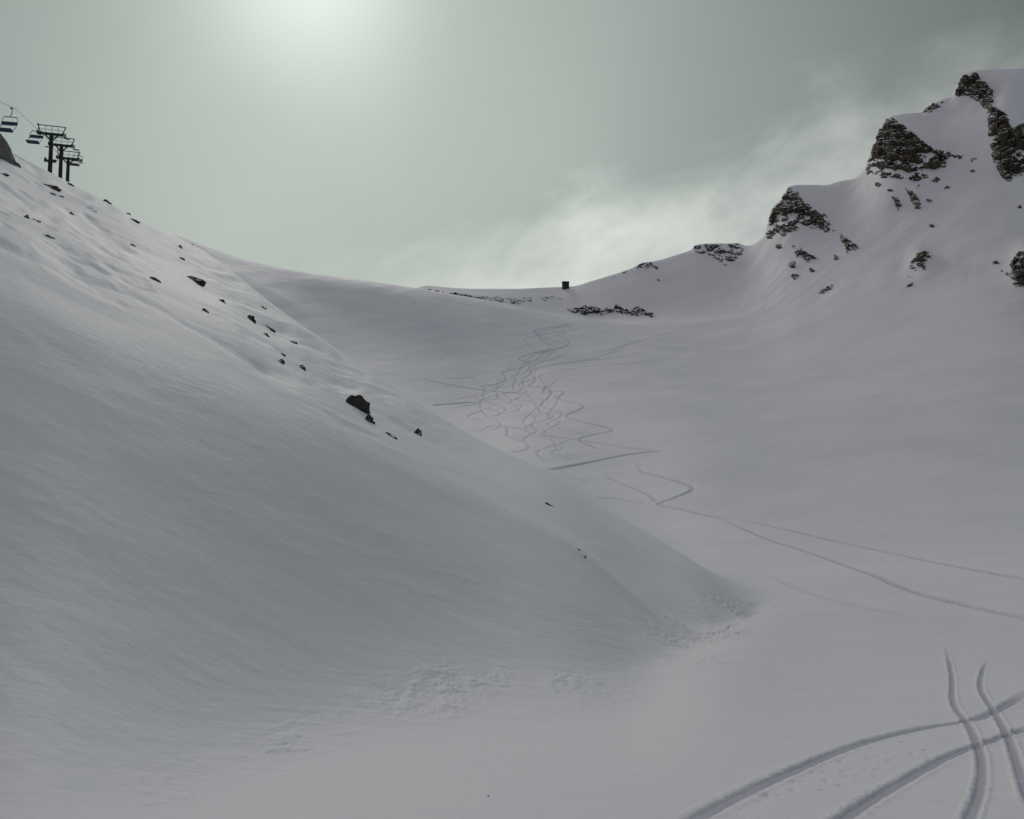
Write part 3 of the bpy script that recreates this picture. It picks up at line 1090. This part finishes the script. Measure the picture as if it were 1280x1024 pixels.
B(313, 400, 13, 10, 15, "upper left rock of the cluster of three on the spur", 4)
B(337, 411, 16, 6, 35, "slanting rock at the right of the cluster of three")
B(332, 419, 11, 6, 15, "lowest rock of the cluster of three")
B(367, 429, 8, 9, 20, "single upright rock right of the cluster of three")
B(351, 453, 12, 7, 15, "left rock of two side by side above the largest boulder")
B(378, 461, 9, 10, 15, "right rock of two side by side above the largest boulder")
B(352, 443, 9, 3, 15, "thin sliver of rock just above the left of two side by side")
B(688, 632, 11, 3, 38, "thin dark sliver of rock close to the lower edge of the spur")
B(723, 687, 6, 4, 30, "upper of two tiny black stones low on the inner ridge")
B(731, 697, 5, 4, 30, "lower of two tiny black stones low on the inner ridge")
B(610, 996, 3, 4, 30, "tiny dark stone alone on the foreground snow at the bottom")
B(113, 261, 8, 5, 30, "shiny white ice lump on the spur, upper left of two", mat=ICE, name="ice_lump", cat="ice", group="ice lumps")
B(119, 265, 7, 5, 30, "shiny white ice lump on the spur, lower right of two", mat=ICE, name="ice_lump", cat="ice", group="ice lumps")


# ------------------------------------------------------------------ chairlift
class MB:
    def __init__(s):
        s.v, s.f = [], []

    def box(s, c, size, rot=None):
        c = Vector(c)
        b = len(s.v)
        for x in (-0.5, 0.5):
            for y in (-0.5, 0.5):
                for z in (-0.5, 0.5):
                    q = Vector((x * size[0], y * size[1], z * size[2]))
                    if rot is not None:
                        q = rot @ q
                    s.v.append(tuple(c + q))
        for f in ((0, 1, 3, 2), (4, 6, 7, 5), (0, 4, 5, 1), (2, 3, 7, 6), (0, 2, 6, 4), (1, 5, 7, 3)):
            s.f.append(tuple(b + i for i in f))

    def tube(s, a, b_, r0, r1=None, n=10, caps=True):
        a, b_ = Vector(a), Vector(b_)
        r1 = r0 if r1 is None else r1
        d = (b_ - a).normalized()
        u = d.orthogonal().normalized()
        w = d.cross(u)
        o = len(s.v)
        for p, r in ((a, r0), (b_, r1)):
            for i in range(n):
                t = 2 * math.pi * i / n
                s.v.append(tuple(p + (u * math.cos(t) + w * math.sin(t)) * r))
        for i in range(n):
            j = (i + 1) % n
            s.f.append((o + i, o + j, o + n + j, o + n + i))
        if caps:
            s.f.append(tuple(o + i for i in range(n))[::-1])
            s.f.append(tuple(o + n + i for i in range(n)))

    def path(s, pts, r, n=8):
        for p, q in zip(pts[:-1], pts[1:]):
            s.tube(p, q, r, r, n)

    def build(s, name, mat, parent=None):
        me = bpy.data.meshes.new(name)
        me.from_pydata(s.v, [], s.f)
        me.update()
        return link(name, me, mat, parent)


def at_px(px, py, d):
    a, s = ray(px, py)
    return Vector((a * d, d, s * d + CAMZ))


def ground_z(x, y):
    p, n, i, d = BVH.ray_cast(Vector((x, y, 500)), Vector((0, 0, -1)))
    return p.z if p is not None else 0.0


LIFT_DIR = None
P_TOP = [at_px(64.5, 168, 128), at_px(77, 182, 137), at_px(85.5, 198.5, 146)]
LIFT = (P_TOP[2] - P_TOP[0]).normalized()
FLAT = Vector((LIFT.x, LIFT.y, 0)).normalized()
YAW = math.atan2(FLAT.y, FLAT.x) - math.pi / 2       # local +Y runs along the line
SLOPE = math.asin(LIFT.z)


def empty(name, loc, yaw=0.0):
    o = bpy.data.objects.new(name, None)
    o.empty_display_size = 0.5
    o.location = loc
    o.rotation_euler = (0, 0, yaw)
    C.objects.link(o)
    return o


def pylon(top, label, half, sc_=1.0):
    gz = ground_z(top.x, top.y) - 1.0
    root = empty("lift_pylon", (top.x, top.y, gz), YAW)
    tag(root, label, "lift pylon", "pylons of the chairlift")
    H = top.z - gz
    m = MB()
    m.tube((0, 0, 0), (0, 0, H), 0.31 * sc_, 0.24 * sc_, 14)
    m.build("mast", STEEL, root)
    m = MB()
    m.box((0, 0, 0.95), (1.2 * sc_, 1.2 * sc_, 0.5))
    m.build("footing", THIN, root)
    m = MB()
    m.box((0, 0, H + 0.02), (2 * half, 0.34, 0.30))
    for s in (-1, 1):
        m.tube((s * half * 0.62, 0, H), (0, 0, H - 0.95), 0.10, 0.10, 8)
    m.build("crossarm", STEEL, root)
    # lifting frame above the crossarm
    m = MB()
    m.tube((-half * 1.18, 0, H + 1.15), (half * 1.18, 0, H + 1.15), 0.065, 0.065, 8)
    for s in (-1, 1):
        m.tube((s * half * 0.92, 0, H + 0.1), (s * half * 1.18, 0, H + 1.15), 0.07, 0.07, 8)
    m.build("lifting_frame", STEEL, root)
    m = MB()
    for x in (-0.55, 0.0, 0.55):
        m.tube((x * half, 0.1, H + 0.17), (x * half, 0.1, H + 1.1), 0.028, 0.028, 6)
    m.tube((-half * 0.95, 0.1, H + 0.65), (half * 0.95, 0.1, H + 0.65), 0.028, 0.028, 6)
    m.build("railing", THIN, root)
    # sheave trains at both ends of the crossarm
    for s in (-1, 1):
        m = MB()
        rot = Matrix.Rotation(SLOPE + 0.12, 3, 'X')
        cx = s * (half + 0.10)
        m.box((cx, 0, H - 0.08), (0.16, 3.1, 0.24), rot)
        tr = m.build("sheave_train", STEEL, root)
        w = MB()
        for k in range(6):
            q = rot @ Vector((0, -1.35 + 0.54 * k, 0.16))
            w.tube((cx - 0.10, q.y, H - 0.08 + q.z), (cx + 0.10, q.y, H - 0.08 + q.z), 0.21, 0.21, 14)
        w.build("sheave_wheels", STEEL, tr)
        w = MB()
        w.box((cx + s * 0.34, 0, H - 0.42), (0.55, 2.5, 0.07), rot)
        w.build("catwalk", STEEL, tr)
    # ladder up the mast
    m = MB()
    for s in (-0.18, 0.18):
        m.tube((s, -0.46, 1.3), (s, -0.40, H - 0.3), 0.022, 0.022, 6)
    z = 1.4
    while z < H - 0.35:
        m.tube((-0.18, -0.45, z), (0.18, -0.45, z), 0.016, 0.016, 6)
        z += 0.3
    m.build("ladder", STEEL, root)
    return root, H


p1, h1 = pylon(P_TOP[0], "nearest and tallest lift pylon, leftmost of three, with small platform on its mast", 1.45)
m = MB()
pz = h1 - 3.75
m.box((0.0, -0.2, pz), (1.5, 0.5, 0.24))
m.box((-0.6, -0.2, pz + 0.25), (0.2, 0.3, 0.35))
m.build("platform", STEEL, p1)
pylon(P_TOP[1], "middle lift pylon standing between the other two", 1.40)
pylon(P_TOP[2], "farthest lift pylon, rightmost and lowest against the sky", 1.36)

RIGHT = Vector((FLAT.y, -FLAT.x, 0))


def rope(name, pts, label, r=0.02):
    m = MB()
    m.path(pts, r, 6)
    o = m.build(name, ROPE)
    tag(o, label, "cable", "haul ropes of the chairlift")
    return o


lo = [P_TOP[i] - RIGHT * (1.55 - 0.05 * i) + Vector((0, 0, 0.33)) for i in range(3)]
ro = [P_TOP[i] + RIGHT * (1.55 - 0.05 * i) + Vector((0, 0, 0.33)) for i in range(3)]
near_l = [at_px(-60, 96, 86), at_px(0, 127.5, 97.5), at_px(19, 135.5, 101.5)]
far_l = [lo[2] + LIFT * 1.6]
rope("haul_rope", near_l + lo + far_l, "thin cable running from the left edge over the pylons' left arms")
far_r = [ro[2] + LIFT * 1.6]
rope("haul_rope", [ro[0]] + ro[1:] + far_r, "thin cable running over the right arms of the three pylons")


def make_chair(label):
    root = empty("lift_chair", (0, 0, 0))
    tag(root, label, "lift chair", "chairs of the chairlift")
    m = MB()
    m.box((0, 0, 0.0), (0.12, 0.3, 0.14))
    m.build("grip", STEEL, root)
    m = MB()
    m.path([(0, 0, 0), (0.16, 0, -0.25), (0.14, 0, -0.7), (-0.05, 0, -0.95)], 0.042)
    m.build("hanger", THIN, root)
    m = MB()
    m.path([(-0.80, 0.10, -0.92), (0.80, 0.10, -0.92)], 0.05)
    for s in (-1, 1):
        m.path([(s * 0.80, 0.10, -0.92), (s * 0.98, 0.12, -1.3), (s * 0.98, 0.10, -1.75), (s * 0.90, -0.12, -2.35), (s * 0.84, -0.45, -2.5)], 0.03)
    m.build("frame", THIN, root)
    m = MB()
    m.box((0, 0.1, -1.62), (1.95, 0.09, 0.36))
    m.build("backrest", SEATMAT, root)
    m = MB()
    m.box((-0.12, -0.22, -2.46), (1.75, 0.52, 0.14), Matrix.Rotation(math.radians(-24), 3, 'X'))
    m.build("seat", SEATMAT, root)
    m = MB()
    m.path([(-0.95, -0.3, -1.98), (0.95, -0.3, -1.98)], 0.022)
    m.build("safety_bar", THIN, root)
    return root


def copy_tree(o, parent=None):
    c = o.copy()
    C.objects.link(c)
    if parent is not None:
        c.parent = parent
    for ch in o.children:
        copy_tree(ch, c)
    return c


ch0 = make_chair("nearest lift chair hanging beside the left edge of the picture")
CH = [(13.5, 154, 101, "nearest lift chair hanging beside the left edge of the picture"),
      (47, 170.5, 121, "lift chair just left of the tallest pylon, below its left arm"),
      (97.5, 200, 152, "farthest lift chair hanging at the right of the farthest pylon")]
for i, (x, y, d, lab) in enumerate(CH):
    o = ch0 if i == 0 else copy_tree(ch0)
    p = at_px(x, y, d)
    o.location = p + Vector((0, 0, 1.62))
    o.rotation_euler = (math.radians(0), math.radians(9), math.radians(-12))
    o['label'] = lab

# grey snow-free knoll at the left edge of the frame
p, nn = hit_below(-6, 196)
v, f = ICO[4]
v = v.copy()
kn = 0.35 * fbm(v[:, 0] * 1.5 + 4 + v[:, 1], v[:, 2] * 1.5 + 2, 4)
v *= (1 + kn)[:, None]
prof = np.clip(1 - np.hypot(v[:, 0], v[:, 1]), 0, 1)
v = np.stack([v[:, 0] * 1.35, v[:, 1] * 2.4, np.where(v[:, 2] > 0, 2.6 * prof ** 0.8 + 0.35 * v[:, 2], v[:, 2] * 1.2)], 1)
KNOLL = rock_material("knoll_rock", (0.10, 0.10, 0.10), (0.2, 0.19, 0.185), 0.9, 0.8)
o = link("rock_knoll", mesh_from("rock_knoll", v, f, False), KNOLL)
o.location = p + Vector((-0.75, 2.2, 0.3))
tag(o, "grey bare knoll cut off by the left edge below the nearest chair", "knoll")

# ------------------------------------------------------------------ hut on the far ridge
hp, _ = hit_below(707, 361)
hut = empty("hut", hp, math.radians(8))
tag(hut, "tiny dark hut on the skyline of the far ridge", "hut")
m = MB()
m.box((0, 0, 1.75), (3.5, 3.2, 3.9))
wall = m.build("wall", WOOD, hut)
m = MB()
m.box((0, 0, 3.80), (4.0, 3.7, 0.20))
m.build("roof", WOOD, hut)
m = MB()
m.box((-0.7, -1.63, 1.15), (0.95, 0.06, 2.0))
d_ = m.build("door", WOOD2, hut)
m = MB()
m.box((-0.38, -1.69, 1.15), (0.06, 0.06, 0.16))
m.build("handle", THIN, d_)
m = MB()
m.box((0.85, -1.63, 2.0), (0.9, 0.06, 0.8))
w_ = m.build("window", GLASS, hut)
m = MB()
for x, z, sx, sz in ((0.85, 2.44, 1.06, 0.08), (0.85, 1.56, 1.06, 0.08), (0.36, 2.0, 0.08, 0.8), (1.34, 2.0, 0.08, 0.8)):
    m.box((x, -1.66, z), (sx, 0.1, sz))
m.build("window_frame", WOOD2, w_)
